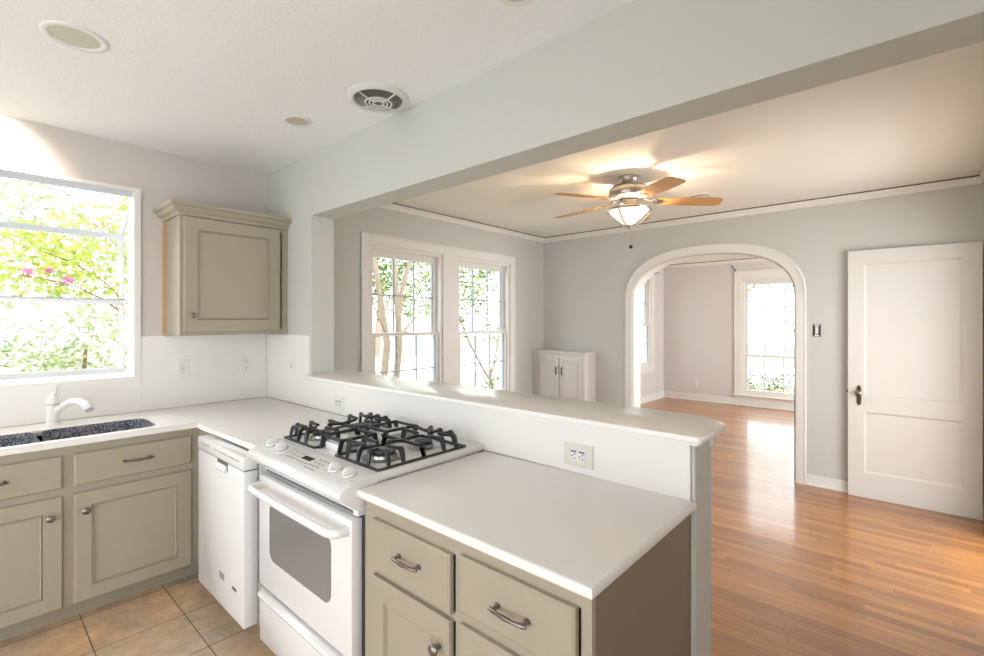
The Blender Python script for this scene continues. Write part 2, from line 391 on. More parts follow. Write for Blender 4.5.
# ---- crown moulding with the dark gap above it
def crown(n, x0, x1, y0, y1, dx, dy, z=2.587):
    """dx,dy: into the room"""
    g = G(); pr = [(0, z-.055), (.012, z-.055), (.016, z-.02), (.03, z-.006), (.03, z), (0, z)]
    pts = []
    for (px, py) in ((x0, y0), (x1, y1)): pts.append([g.v((px+dx*a, py+dy*a, b)) for a, b in pr])
    A, B = pts; k = len(pr)
    for i in range(k): g.f([A[i], A[(i+1) % k], B[(i+1) % k], B[i]])
    g.f(A); g.f(B[::-1]); struct('trim_%d' % n, g, M_trim)
    struct('trim_%d' % (n+1), G().box(min(x0, x1)-(0 if dx == 0 else 0)+min(0, dx*.027), max(x0, x1)+max(0, dx*.027), min(y0, y1)+min(0, dy*.027), max(y0, y1)+max(0, dy*.027), z, ZL), M_gap)
crown(4, XL, XL, TB, YF, 1, 0); crown(6, XL, XR, YF, YF, 0, -1); crown(8, XR, XR, TB, YF, -1, 0)
crown(10, XL, X2, Y2, Y2, 0, -1); crown(12, XL, XL, YF2, Y2, 1, 0)
def baseboard(name, x0, x1, y0, y1, h, dx, dy):
    g = G(); t = .014
    if dy: g.box(x0, x1, min(y0, y0+dy*t), max(y0, y0+dy*t), 0, h, .004); g.box(x0, x1, min(y0, y0+dy*.03), max(y0, y0+dy*.03), 0, .02, .006)
    else: g.box(min(x0, x0+dx*t), max(x0, x0+dx*t), y0, y1, 0, h, .004); g.box(min(x0, x0+dx*.03), max(x0, x0+dx*.03), y0, y1, 0, .02, .006)
    struct(name, g, M_trim)
baseboard('baseboard_arch', AC+AO, XR, YF, YF, .098, 0, -1)
baseboard('baseboard_arch_left', .9, AC-AO, YF, YF, .098, 0, -1)
baseboard('baseboard_far', XL, X2, Y2, Y2, .125, 0, -1)
baseboard('baseboard_left_front_room', XL, XL, YF2, Y2, .125, 1, 0)
baseboard('baseboard_left_living', XL, XL, TB, 3.3, .098, 1, 0)
baseboard('baseboard_right_living', XR, XR, TB, 1.75, .098, -1, 0)

# ---- double hung windows
def hung(n, M, w_, z0, z1, zm, cols, ru, rl, stool=True, t=.15):
    """local x along the wall, local y outwards, opening from 0 to w_"""
    T = Thing('window_%d' % n, kind='structure', loc=M @ Vector((w_/2, 0, z0)))
    g = G(M); j = .022
    g.box(0, j, 0, t, z0, z1); g.box(w_-j, w_, 0, t, z0, z1); g.box(j, w_-j, 0, t, z1-j, z1); g.box(j, w_-j, 0, t+.03, z0, z0+j)
    for a in (j, w_-j-.012): g.box(a, a+.012, 0, .02, z0+j, z1-j); g.box(a, a+.012, .054, .06, z0+j, z1-j)
    g.box(j, w_-j, 0, .02, z1-j-.012, z1-j)
    T.part('window_frame', g, M_trim)
    def sash(name, ya, yb, za, zb, rows, rb, rt, st=.045):
        g = G(M); x0, x1 = j+.004, w_-j-.004
        g.box(x0, x0+st, ya, yb, za, zb, .003); g.box(x1-st, x1, ya, yb, za, zb, .003)
        g.box(x0+st, x1-st, ya, yb, za, za+rb, .002); g.box(x0+st, x1-st, ya, yb, zb-rt, zb, .002)
        o = T.part(name, g, M_trim)
        gx0, gx1, gz0, gz1 = x0+st, x1-st, za+rb, zb-rt; yc = (ya+yb)/2
        g = G(M)
        for i in range(1, cols):
            x = gx0+(gx1-gx0)*i/cols; g.box(x-.006, x+.006, yc-.008, yc+.008, gz0, gz1)
        for i in range(1, rows):
            z = gz0+(gz1-gz0)*i/rows; g.box(gx0, gx1, yc-.0075, yc+.0075, z-.006, z+.006)
                # outer vinyl edge of the glass
        for a, b, c, d in ((gx0, gx0+.008, gz0, gz1), (gx1-.008, gx1, gz0, gz1)): g.box(a, b, yc-.01, yb+.004, c, d)
        T.part('muntins', g, M_muntin, o)
        T.part('pane', G(M).quad((gx0, yc+.001, gz0), (gx1, yc+.001, gz0), (gx1, yc+.001, gz1), (gx0, yc+.001, gz1)), M_glass, o)
        return o
    sash('lower_sash', .02, .052, z0+j, zm+.02, rl, .06, .035)
    sash('upper_sash', .06, .092, zm-.015, z1-j, ru, .035, .075)
    g = G(M); g.box(w_*.5-.03, w_*.5+.03, .022, .05, zm+.02, zm+.032, .004); T.part('sash_lock', g, M_trim)
    return T
def casing(n, M, x0, x1, z0, z1, wd, mull=None, stool=None, head=None):
    """flat casing round an opening x0..x1, z0..z1, proud of the wall by 18 mm"""
    hd = head or wd; g = G(M)
    g.box(x0-wd, x0, -.018, 0, z0, z1+hd, .003); g.box(x1, x1+wd, -.018, 0, z0, z1+hd, .003); g.box(x0, x1, -.018, 0, z1, z1+hd, .003)
    # bead round the outer edge
    g.box(x0-wd-.006, x0-wd+.008, -.024, 0, z0, z1+hd+.006, .003); g.box(x1+wd-.008, x1+wd+.006, -.024, 0, z0, z1+hd+.006, .003)
    g.box(x0-wd, x1+wd, -.024, 0, z1+hd-.008, z1+hd+.006, .003)
    if mull: g.box(mull[0], mull[1], -.018, 0, z0, z1, .003)
    if stool: g.box(x0-wd-.025, x1+wd+.025, -.05, .02, z0-.03, z0, .006); g.box(x0-wd, x1+wd, -.016, 0, z0-.03-stool, z0-.03, .003)
    struct('trim_%d' % n, g, M_trim)
ML = lambda y: frame((XL, y, 0), (0, 1, 0), (-1, 0, 0))
hung(1, ML(W1[0]), .88, .60, 2.185, 1.365, 3, 2, 2)
hung(2, ML(W2[0]), .88, .60, 2.185, 1.365, 3, 2, 2)
casing(20, ML(0), W1[0], W2[1], .60, 2.185, .088, mull=(W1[1], W2[0]), stool=.08)
hung(4, ML(W4[0]), .90, .66, 2.30, 1.42, 3, 2, 2)
casing(21, ML(0), W4[0], W4[1], .66, 2.30, .10, stool=.09)
MF = frame((0, Y2, 0), (1, 0, 0), (0, 1, 0))
hung(3, frame((W3[0], Y2, 0), (1, 0, 0), (0, 1, 0)), W3[1]-W3[0], .20, 2.23, .885, 3, 3, 2)
casing(22, MF, W3[0], W3[1], .20, 2.23, .11, stool=.05, head=.15)

# ---- garden window over the sink
T = Thing('window_5', kind='structure', loc=(0, (KW[0]+KW[1])/2, KW[2]))
y0, y1, z0, z1 = KW; xo = -.42; zf = 2.085; ym = -1.5
g = G()
g.box(-.15, .012, y1-.035, y1, z0, z1); g.box(-.15, .012, y0, y0+.035, z0, z1); g.box(-.15, .012, y0+.035, y1-.035, z1-.02, z1); g.box(xo, .0, y0, y1, z0-.03, z0+.012)
T.part('window_frame', g, M_trim)
g = G(); b = .022
for yy in (y0+.012, y1-.012-b): g.box(xo, xo+b, yy, yy+b, z0+.012, zf); g.box(-.045, -.045+b, yy, yy+b, z0+.012, z1-.035)
g.box(xo-.001, xo+b+.001, y0+.02, y1-.006, zf-.025, zf+.012); g.box(xo-.001, xo+b+.001, y0+.01, y1-.01, z0+.012, z0+.045); g.box(-.06, -.03, y0, y1, z1-.05, z1-.02)
for yy in (y0+.012, y1-.012-b): g.prism([(xo, zf), (xo+b, zf), (-.03, z1-.06), (-.03, z1-.03), (xo, zf+.02)], yy, yy+b, 'y')
T.part('vinyl_frame', g, M_vinyl)
g = G(); g.box(xo+.002, xo+b-.002, y0+.03, y1-.03, 1.61, 1.642)
g.box(xo+b+.005, xo+b+.025, y1-.032, y1-.014, z0+.03, 1.60); g.box(-.075, -.06, y1-.032, y1-.014, z0+.03, 2.0)
g.box(xo+b, -.04, y1-.034, y1-.012, 1.615, 1.637)
T.part('meeting_rail', g, M_vinyl)
T.part('shelf', G().box(xo+b, -.16, y0+.04, y1-.04, 1.632, 1.638), M_glass)
T.part('pane', G().quad((xo+.01, y0+.02, z0), (xo+.01, y1-.02, z0), (xo+.01, y1-.02, zf), (xo+.01, y0+.02, zf)), M_glass)
T.part('pane', G().quad((xo+.01, y0+.02, zf), (xo+.01, y1-.02, zf), (-.05, y1-.02, z1-.04), (-.05, y0+.02, z1-.04)), M_glass)
for yy in (y0+.02, y1-.02): T.part('pane', G().quad((xo+.01, yy, z0), (-.05, yy, z0), (-.05, yy, z1-.04), (xo+.01, yy, zf)), M_glass)
T.part('window_latch', G().box(-.30, -.275, y1-.05, y1-.035, 1.86, 1.90, .004), M_vinyl)

# ---- open white door lying against the arch wall
T = Thing('door_1', kind='structure', loc=(3.71, YF-.06, 0)); D0, D1, DY = 3.302, 4.108, YF-.06
Md = frame((0, DY, 0), (1, 0, 0), (0, 1, 0)); g = G(Md)
px0, px1 = 3.411, 4.004
g.box(D0, px0, 0, .036, .002, 2.092); g.box(px1, D1, 0, .036, .002, 2.092)
g.box(px0, px1, 0, .036, .002, .214); g.box(px0, px1, 0, .036, .728, .862); g.box(px0, px1, 0, .036, 1.978, 2.092)
for a, b in ((.214, .728), (.862, 1.978)):
    g.rings(px0, px1, a, b, [(0, .03), (0, 0), (.014, .011), (.016, .012)])
ob_ = T.part('door_panel', g, M_whitew)
pl = T.part('escutcheon', G(Md).prism([(3.362, .80), (3.366, .785), (3.377, .778), (3.388, .785), (3.392, .80), (3.392, .92), (3.388, .94), (3.377, .95), (3.366, .94), (3.362, .92)], -.006, 0, 'y'), M_brass, label='aged bronze knob plate')
k = T.part('door_knob', G(Md).lathe([(.009, 0), (.009, -.022), (.020, -.028), (.026, -.040), (.025, -.052), (.016, -.060), (0, -.062)], (3.377, 0, .885), 20, 'y'), M_pewter, smooth=40, label='round glass and metal knob')
T.part('keyhole', G(Md).lathe([(.005, -.0065), (.005, -.0075)], (3.377, 0, .82), 10, 'y'), M_slot)
T.part('latch', G(Md).box(D0-.010, D0, .010, .024, .878, .902), M_brass)

# ================================================================== KITCHEN
# backsplash panels
g = G(); g.box(0, .008, -.80, -.008, .914, 1.395, .002); g.box(0, .008, -2.3, -.80, .914, 1.128, .002)
struct('trim_30', g, M_splash)
g = G(); g.box(.008, .668, -.008, 0, .914, 1.395, .002); struct('trim_31', g, M_splash)
struct('trim_32', G().box(.670, 3.172, -.010, .002, .914, 1.095, .002), M_splash)

# countertops
CT0, CT1 = .884, .914
def counter(poly, bev): return G().prism(poly, CT0, CT1, 'z', bev=bev, seg=3)
g = counter([(0.008, -2.3), (.642, -2.3), (.642, -.662), (1.495, -.662), (1.495, -.010), (.008, -.010)], .010)
ct = ob('countertop', g, M_counter, smooth=40)
tag(ct, 'white L-shaped countertop running from the sink to the stove', 'countertop')
# sink opening by boolean
cutg = G(); r_ = .06; X0, X1, Y0, Y1 = .255, .588, -1.66, -.838
def rrect(X0, X1, Y0, Y1, r, n=6):
    p = []
    for cx, cy, a0 in ((X1-r, Y1-r, 0), (X0+r, Y1-r, 90), (X0+r, Y0+r, 180), (X1-r, Y0+r, 270)):
        for i in range(n+1):
            a = math.radians(a0+90*i/n); p.append((cx+r*math.cos(a), cy+r*math.sin(a)))
    return p
cutg.prism(rrect(X0, X1, Y0, Y1, r_), .80, 1.0, 'z')
cut = ob('cutter', cutg, M_counter)
bm_ = ct.modifiers.new('sink', 'BOOLEAN'); bm_.object = cut; bm_.operation = 'DIFFERENCE'; bm_.solver = 'EXACT'
dg = bpy.context.evaluated_depsgraph_get(); me = bpy.data.meshes.new_from_object(ct.evaluated_get(dg))
ct.modifiers.clear(); ct.data = me; me.set_sharp_from_angle(angle=math.radians(40)); bpy.data.objects.remove(cut)
ct2 = ob('countertop', counter([(2.276, -.662), (3.188, -.662), (3.188, .0), (3.172, .0), (3.172, -.011), (2.276, -.011)], .010), M_counter, smooth=40)
tag(ct2, 'white countertop of the peninsula, right of the stove', 'countertop')

# sink
T = Thing('sink', 'dark speckled undermount sink with two bowls below the window', 'sink', (.42, -1.26, .70))
g = G(); yd = -1.30
for ya, yb in ((Y0, yd-.012), (yd+.012, Y1)):
    top = rrect(X0+.0015, X1-.0015, ya+.0015, yb-.0015, .057); low = rrect(X0+.012, X1-.012, ya+.012, yb-.012, .05)
    A = [g.v((*p, .912)) for p in top]; B = [g.v((*p, .73)) for p in low]; n = len(A)
    for i in range(n): g.f([A[i], A[(i+1) % n], B[(i+1) % n], B[i]])
    g.f(B[::-1])
T.part('basin', g, M_sink)
T.part('divider', G().box(X0, X1, yd-.010, yd+.010, .74, .872, .006), M_sink)
for yc in ((Y0+yd)/2, (Y1+yd)/2): T.part('drain', G().lathe([(.045, .731), (.045, .736), (.02, .733)], (.42, yc, 0), 20), M_alu, smooth=30)

# faucet
T = Thing('faucet', 'white single lever kitchen faucet behind the sink', 'faucet', (.14, -1.225, .914))
fx, fy = .14, -1.225
body = T.part('faucet_body', G().lathe([(.036, .914), (.036, .922), (.030, .928), (.028, 1.00), (.029, 1.035), (.027, 1.055), (.020, 1.075), (.013, 1.083), (0, 1.085)], (fx, fy, 0), 24), M_plastic, smooth=35)
T.part('collar', G().lathe([(.0302, 1.028), (.0302, 1.036)], (fx, fy, 0), 24), mat('tan ring', (.55, .48, .36), .4))
T.part('lever', G().tube([(fx, fy, 1.075), (fx+.012, fy+.008, 1.10), (fx+.03, fy+.012, 1.125), (fx+.05, fy+.016, 1.138)], [.013, .009, .008, .011], 12), M_plastic, smooth=50)
sp = T.part('spout', G().tube([(fx, fy, .975), (fx+.035, fy+.03, 1.015), (fx+.08, fy+.062, 1.045), (fx+.13, fy+.09, 1.05), (fx+.175, fy+.11, 1.035)], [.022, .018, .016, .018, .022], 14), M_plastic, smooth=50)
T.part('spray_head', G().tube([(fx+.168, fy+.107, 1.040), (fx+.20, fy+.12, 1.022), (fx+.213, fy+.125, 1.008)], [.022, .026, .021], 14), M_plastic, sp, smooth=50)

# cabinet pieces --------------------------------------------------------
def panel_door(T, M, x0, x1, z0, z1, m, ins=.08, parent=None):
    g = G(M).rings(x0, x1, z0, z1, [(0, 0), (0, -.015), (.005, -.020), (ins-.013, -.020), (ins-.010, -.0125), (ins-.004, -.0185), (ins, -.0105)])
    return T.part('door', g, m, parent)
def slab_drawer(T, M, x0, x1, z0, z1, m):
    g = G(M).rings(x0, x1, z0, z1, [(0, 0), (0, -.014), (.007, -.020)]); return T.part('drawer', g, m)
def knob(T, M, x, z, parent, m=None):
    T.part('knob', G(M).lathe([(.008, -.019), (.006, -.030), (.009, -.036), (.0165, -.040), (.0175, -.045), (.014, -.050), (.006, -.0525), (0, -.053)], (x, 0, z), 20, 'y'), m or M_pewter, parent, smooth=40)
def pull(T, M, x, z, parent, L=.048):
    g = G(M)
    for s_ in (-1, 1): g.lathe([(.008, -.019), (.005, -.026), (.005, -.040)], (x+s_*L, 0, z), 12, 'y'); g.lathe([(.009, -.0195), (.009, -.022)], (x+s_*L, 0, z), 12, 'y')
    g.tube([(x-L-.012, -.040, z), (x-L, -.043, z), (x-L*.5, -.047, z), (x, -.048, z), (x+L*.5, -.047, z), (x+L, -.043, z), (x+L+.012, -.040, z)], [.004, .0065, .0045, .007, .0045, .0065, .004], 10)
    T.part('handle', g, M_pewter, parent, smooth=45)

# sink base cabinet: local x = world y, outward = -x of wall -> front faces +x
T = Thing('base_cabinet', 'greige sink base cabinet with two drawer fronts over two doors', 'cabinet', (.3, -1.21, 0))
CX = .61; Mc = frame((CX, 0, 0), (0, 1, 0), (-1, 0, 0))
T.part('body', G().box(.02, CX-.02, -1.79, -1.77, .09, CT0).box(.02, CX-.02, -.66, -.64, .09, CT0).box(.02, CX-.02, -1.77, -.66, .09, .11), M_cab)
g = G(Mc)
for a, b, c, d in ((-1.79, -1.735, .095, CT0), (-1.245, -1.185, .095, CT0), (-.70, -.64, .095, CT0), *[(p, q, r0, r1) for p, q in ((-1.735, -1.245), (-1.185, -.70)) for r0, r1 in ((.835, CT0), (.640, .682), (.095, .125))]):
    g.box(a, b, 0, .02, c, d)
T.part('face_frame', g, M_cab)
T.part('toe_kick', G().box(.50, .535, -1.79, -.60, 0, .095), M_toe)
T.part('filler_panel', G().box(CX-.0, .842, -.645, -.625, .095, CT0), M_cab)
for a, b, hx in ((-1.741, -1.238, .92), (-1.196, -.688, 0)):
    d = slab_drawer(T, Mc, a, b, .680, .838, M_cab); pull(T, Mc, (a+b)/2, .760, d, .055)
d = panel_door(T, Mc, -1.741, -1.238, .100, .643, M_cab); knob(T, Mc, -1.283, .553, d)
d = panel_door(T, Mc, -1.196, -.688, .100, .643, M_cab); knob(T, Mc, -1.153, .553, d)

# upper cabinet
T = Thing('wall_cabinet', 'greige wall cabinet with crown top hanging in the corner', 'cabinet', (.16, -.34, 1.40), group=None)
g = G(); g.box(.002, .32, -.668, -.003, 1.402, 2.165); T.part('body', g, M_cab)
Mu = frame((.34, 0, 0), (0, 1, 0), (-1, 0, 0)); g = G(Mu)
for a, b, c, d in ((-.672, -.634, 1.402, 2.165), (-.04, -.003, 1.402, 2.165), (-.634, -.04, 2.12, 2.165), (-.634, -.04, 1.402, 1.44)): g.box(a, b, 0, .02, c, d)
T.part('face_frame', g, M_cab)
d = panel_door(T, Mu, -.654, -.062, 1.425, 2.142, M_cab, .088); knob(T, Mu, -.612, 1.528, d)
T.part('side_strip', G().box(.002, .022, -.682, -.668, 1.402, 2.16), M_orange, label='orange edge of the cabinet shadow at the wall')  # edge of the cabinet's shadow, built as a coloured strip
# crown: profile swept round left side and front
g = G(); pr = [(0, 2.150), (.010, 2.150), (.014, 2.165), (.034, 2.178), (.046, 2.196), (.062, 2.204), (.064, 2.222), (0, 2.222)]
rows = []
for (a, b) in pr: rows.append([g.v((.002, -.672-a, b)), g.v((.34+a, -.672-a, b)), g.v((.34+a, -.003, b))])
for A, B in zip(rows, rows[1:]+rows[:1]):
    for i in range(2): g.f([A[i], A[i+1], B[i+1], B[i]])
g.f([r[0] for r in rows]); g.f([r[2] for r in rows][::-1]); T.part('crown', g, M_cab)

# peninsula cabinet (front faces -y)
T = Thing('base_cabinet', 'greige peninsula cabinet with drawers and shade-darkened end panel, right of stove', 'cabinet', (2.72, -.32, 0))
PY = -.635; Mp = frame((0, PY, 0), (1, 0, 0), (0, 1, 0)); E0, E1 = 2.290, 3.162
T.part('body', G().box(E0, E0+.018, PY+.02, -.012, 0, CT0).box(E0+.018, E1, PY+.02, -.012, .09, .11), M_cab)
T.part('end_panel', G().box(E1, E1+.010, PY+.018, -.003, 0, CT0), M_cabend, label='side panel darkened for shade')  # darker colour stands in for shade on this side
g = G(Mp)
for a, b, c, d in ((E0, 2.345, .09, CT0), (2.738, 2.764, .09, CT0), (3.145, E1+.010, .09, CT0), (2.345, 2.738, .830, CT0), (2.764, 3.145, .843, CT0), (2.345, 2.738, .640, .665), (2.764, 3.145, .64, .70), (2.345, 2.738, .09, .12), (2.764, 3.145, .09, .12), (2.764, 3.145, .38, .42)):
    g.box(a, b, 0, .02, c, d)
T.part('face_frame', g, M_cab)
T.part('toe_kick', G().box(E0, E1, PY+.08, PY+.1, 0, .09), M_toe)
d = slab_drawer(T, Mp, 2.353, 2.730, .662, .832, M_cab); pull(T, Mp, 2.553, .756, d)
d = slab_drawer(T, Mp, 2.770, 3.138, .690, .845, M_cab); pull(T, Mp, 2.960, .764, d)
d = panel_door(T, Mp, 2.353, 2.730, .105, .645, M_cab); knob(T, Mp, 2.690, .560, d)
d = slab_drawer(T, Mp, 2.770, 3.138, .42, .655, M_cab); pull(T, Mp, 2.960, .54, d)
d = slab_drawer(T, Mp, 2.770, 3.138, .105, .395, M_cab); pull(T, Mp, 2.960, .26, d)

# raised ledge on the half wall
poly = [(.652, -.030), (3.205, -.030), (3.212, -.022), (3.212, .225), (3.195, .262), (3.16, .300), (3.10, .330), (3.03, .345), (XL+.003, .345), (XL+.003, TB+.002), (.691, TB+.002), (.691, -.003), (.652, -.003)]
poly2 = [(.660, -.022), (3.198, -.022), (3.203, -.017), (3.203, .222), (3.187, .256), (3.153, .293), (3.096, .322), (3.03, .337), (XL+.003, .337), (XL+.003, TB+.002), (.691, TB+.002), (.691, -.003), (.660, -.003)]
T = Thing('bar_ledge', 'long white raised ledge on the half wall behind the stove', 'ledge', (1.9, .15, 1.096))
def cutx(bm, co, no):
    geo = bm.verts[:]+bm.edges[:]+bm.faces[:]
    r = bmesh.ops.bisect_plane(bm, geom=geo, plane_co=co, plane_no=no, clear_outer=True)
    bmesh.ops.holes_fill(bm, edges=[e for e in r['geom_cut'] if isinstance(e, bmesh.types.BMEdge)], sides=0)
for nm, planes in (('ledge_top', [((.6915, 0, 0), (-1, 0, 0))]), ('ledge_return', [((.6912, 0, 0), (1, 0, 0)), ((0, .1, 0), (0, -1, 0))]), ('ledge_ear', [((.6912, 0, 0), (1, 0, 0)), ((0, .1, 0), (0, 1, 0))])):
    g = G(); g.prism(poly, 1.105, 1.127, 'z', bev=.005, seg=2); h = G().prism(poly2, 1.096, 1.106, 'z')
    tmp = bpy.data.meshes.new('t')
    for q in (g, h):
        for co, no in planes: cutx(q.bm, co, no)
    h.bm.to_mesh(tmp); g.bm.from_mesh(tmp); h.bm.free(); bpy.data.meshes.remove(tmp)
    T.part(nm, g, M_ledge, smooth=30)
struct('trim_33', G().box(.69, 3.192, TB, TB+.016, 1.062, 1.096, .004).box(3.184, 3.192, TB-.03, TB+.016, 1.062, 1.096, .003), M_trim)

# outlets ----------------------------------------------------------------
def rect_plate(T, w_, h_, m, t=.005): return T.part('cover_plate', G().rings(-w_/2, w_/2, -h_/2, h_/2, [(0, 0), (0, -t*.5), (.003, -t)]), m)
def duplex(label, loc, rz, mplate=None):
    T = Thing('wall_outlet', label, 'outlet'); rect_plate(T, .072, .118, mplate or M_plastic)
    for s_ in (-1, 1):
        r = T.part('receptacle', G().rings(-.017, .017, s_*.026-.014, s_*.026+.014, [(0, -.004), (0, -.0065), (.002, -.0075)]), M_plastic)
        T.part('slots', G().box(-.009, -.0065, -.009, -.0074, s_*.026-.002, s_*.026+.008).box(.0065, .009, -.009, -.0074, s_*.026-.002, s_*.026+.008).box(-.003, .003, -.009, -.0074, s_*.026-.010, s_*.026-.005), M_slot, r)
    T.o.location = loc; T.o.rotation_euler = (0, 0, rz); return T
def switchplate(label, loc, rz):
    T = Thing('light_switch', label, 'switch'); rect_plate(T, .072, .118, M_plastic)
    T.part('toggle', G().box(-.005, .005, -.014, -.005, -.010, .012, .002), M_plastic)
    T.part('screws', G().lathe([(.0035, -.0052), (.0035, -.0062)], (0, 0, .03), 10, 'y').lathe([(.0035, -.0052), (.0035, -.0062)], (0, 0, -.03), 10, 'y').box(-.008, .008, -.0056, -.005, -.0125, .0125), M_mark)
    T.o.location = loc; T.o.rotation_euler = (0, 0, rz); return T
RX = PI/2   # plate facing +x: local -y -> +x
switchplate('white toggle switch on the backsplash beside the kitchen window', (.008, -.562, 1.172), RX)
duplex('white outlet on the backsplash below the wall cabinet, beside the corner', (.008, -.163, 1.172), RX)
switchplate('white switch on the narrow backsplash facing the sink, right of the corner', (.415, -.008, 1.174), 0)
def horiz(label, loc, wd, ht, mplate):
    T = Thing('wall_outlet', label, 'outlet'); rect_plate(T, wd, ht, mplate, .006)
    r = T.part('receptacle', G().rings(-.033, .033, -.022, .024, [(0, -.005), (0, -.008), (.002, -.009)]), M_plastic)
    g = G()
    for s_ in (-1, 1):
        for dx, dz in ((-.008, -.003), (.004, .005), (.004, -.011)): g.lathe([(.003, -.0088), (.003, -.0100)], (s_*.017+dx, 0, dz), 8, 'y')
    T.part('slots', g, M_slot, r)
    T.part('buttons', G().box(-.029, -.006, -.0105, -.0088, .012, .018).box(.006, .029, -.0105, -.0088, .012, .018), M_blue, r)
    T.o.location = loc; return T
horiz('small white double outlet on the low backsplash behind the stove', (1.056, -.010, .982), .118, .078, M_plastic)
horiz('almond double outlet low on the half wall above the peninsula counter', (2.761, -.010, .983), .126, .084, M_plate)

# dishwasher ---------------------------------------------------------------
T = Thing('dishwasher', 'white dishwasher between the sink cabinet and the stove', 'dishwasher', (1.16, -.4, 0))
DX0, DX1, DF = .852, 1.462, -.722; Mw = frame((0, DF, 0), (1, 0, 0), (0, 1, 0))
T.part('body', G().box(DX0+.01, DX1-.002, -.655, -.05, .10, .868), M_white)
dr = T.part('door', G(Mw).box(DX0, DX1, 0, .062, .105, .812, .004), M_white, smooth=30)
cp = T.part('control_panel', G(Mw).box(DX0, DX1, -.002, .062, .816, .878, .005), M_white, smooth=30)
T.part('seam', G(Mw).box(DX0+.002, DX1-.002, .004, .06, .811, .817), M_grayseam)
hx = 1.205
T.part('handle', G(Mw).box(hx-.065, hx+.065, -.0025, .0, .775, .815), M_grayseam, dr, label='grey recessed handle pocket')
T.part('handle_lip', G(Mw).prism([(-.0026, .796), (-.004, .800), (-.016, .776), (-.014, .770), (-.001, .768)], hx-.06, hx+.06, 'x'), M_white, dr)
g = G(Mw); random.seed(4)
for x in [.90+.014*i for i in range(9)]+[1.10+.017*i for i in range(19)]: g.box(x, x+.008, -.0032, -.0018, .848, .852+random.random()*.006)
T.part('panel_lettering', g, M_mark, cp)
T.part('badge', G(Mw).box(1.165, 1.225, -.0015, .0005, .238, .268), M_mark, dr, label='small grey label'); T.part('badge', G(Mw).box(1.33, 1.375, -.002, .0005, .240, .254), M_grayseam, dr, label='small dark maker badge')
T.part('toe_kick', G().box(DX0+.01, DX1-.01, -.60, -.58, .0, .10), M_toe)

# range ----------------------------------------------------------------------
T = Thing('gas_range', 'white slide-in gas range with black grates set into the counter', 'stove', (1.885, -.35, 0))
RX0, RX1 = 1.503, 2.270
T.part('body', G().box(RX0+.012, RX1-.004, -.615, -.03, .06, .90), M_white)
T.part('cooktop', G().box(RX0, RX1+.004, -.585, -.012, .915, .945, .006).box(RX0+.012, RX1-.008, -.585, -.03, .88, .916), M_white, smooth=35)
# sloped control panel: profile in (y,z)
prof = [(-.575, .90), (-.575, .946), (-.60, .947), (-.685, .931), (-.712, .923), (-.726, .911), (-.728, .897), (-.720, .884), (-.700, .868), (-.675, .850), (-.655, .835), (-.60, .83)]
cp = T.part('control_panel', G().prism(prof, RX0, RX1+.008, 'x', bev=.003), M_white, smooth=35)
T.part('side_screw', G().lathe([(.007, RX1+.008), (.007, RX1+.010)], (0, -.628, .905), 12, 'x'), M_mark, cp)
def on_panel(x, d, lift=0):   # point on slope, d from back edge
    t = d/.085; return (x, -.60-.085*t, .947-.016*t+lift)
sl = math.atan2(.016, .085)
for x in (1.560, 1.655, 2.10, 2.195):
    M = Matrix.Translation(on_panel(x, .040)) @ Matrix.Rotation(sl, 4, 'X')
    kn = T.part('knob', G(M).lathe([(.027, 0), (.027, .003), (.025, .007), (0, .008)], (0, 0, 0), 28), M_white, smooth=35)
    R = M @ Matrix.Rotation(math.radians(84), 4, 'Z')
    T.part('knob_grip', G(R).prism([(-.024, .006), (-.0235, .012), (-.020, .020), (-.012, .028), (0, .031), (.012, .028), (.020, .020), (.0235, .012), (.024, .006)], -.0045, .0045, 'y', bev=.0015), M_white, kn, smooth=40)
    T.part('knob_shadow_ring', G(M).lathe([(.028, -.001), (.028, .0012)], (0, 0, 0), 28), M_grayseam, kn)
Mpn = Matrix.Translation(on_panel(0, 0)) @ Matrix.Rotation(sl, 4, 'X')
T.part('display', G(Mpn).box(1.855, 1.925, -.052, -.028, -.001, .0015), M_disp, cp, label='dark green clock display')
g = G(Mpn)
g.box(1.735, 1.738, -.088, -.012, 0, .001)
for x, y in [(1.76+.028*i, -.025-.022*j) for i in range(3) for j in range(3)]+[(1.86+.03*i, -.07) for i in range(3)]+[(1.95+.028*i, -.022-.022*j) for i in range(3) for j in range(4)]: g.box(x, x+.017, y-.003, y+.003, 0, .001)
for x in (1.53, 1.69, 2.06, 2.24): g.box(x, x+.012, -.065, -.061, 0, .001)
T.part('panel_lettering', g, M_mark, cp)
# vent lip and oven door
T.part('vent_trim', G().box(RX0+.012, RX1-.002, -.652, -.60, .812, .850, .003), M_white)
T.part('vent_slot', G().box(RX0+.03, RX1-.03, -.655, -.64, .818, .828), M_grayseam)
T.part('door_gap', G().box(RX0+.02, RX1-.012, -.626, -.615, .30, .812), M_grayseam)
Mo = frame((0, -.677, 0), (1, 0, 0), (0, 1, 0)); od = None
OW = rrect(1.625, 2.135, .460, .715, .045)
g = G(Mo); g.box(RX0+.012, RX1-.002, 0, .045, .318, .806, .006)
od = T.part('oven_door', g, M_white, smooth=35)
T.part('oven_window', G(Mo).prism(OW, -.0015, .0, 'y'), M_oveng, od, label='smoked glass window with rounded corners')
g = G(Mo)
zh = .765; xa, xb = RX0+.035, RX1-.03
g.tube([(xa, .0, zh), (xa, -.030, zh), (xa+.012, -.048, zh), (xa+.04, -.056, zh), ((xa+xb)/2, -.060, zh), (xb-.04, -.056, zh), (xb-.012, -.048, zh), (xb, -.030, zh), (xb, .0, zh)], [.018, .016, .0155, .015, .015, .015, .0155, .016, .018], 16)
T.part('handle', g, M_white, od, smooth=60)
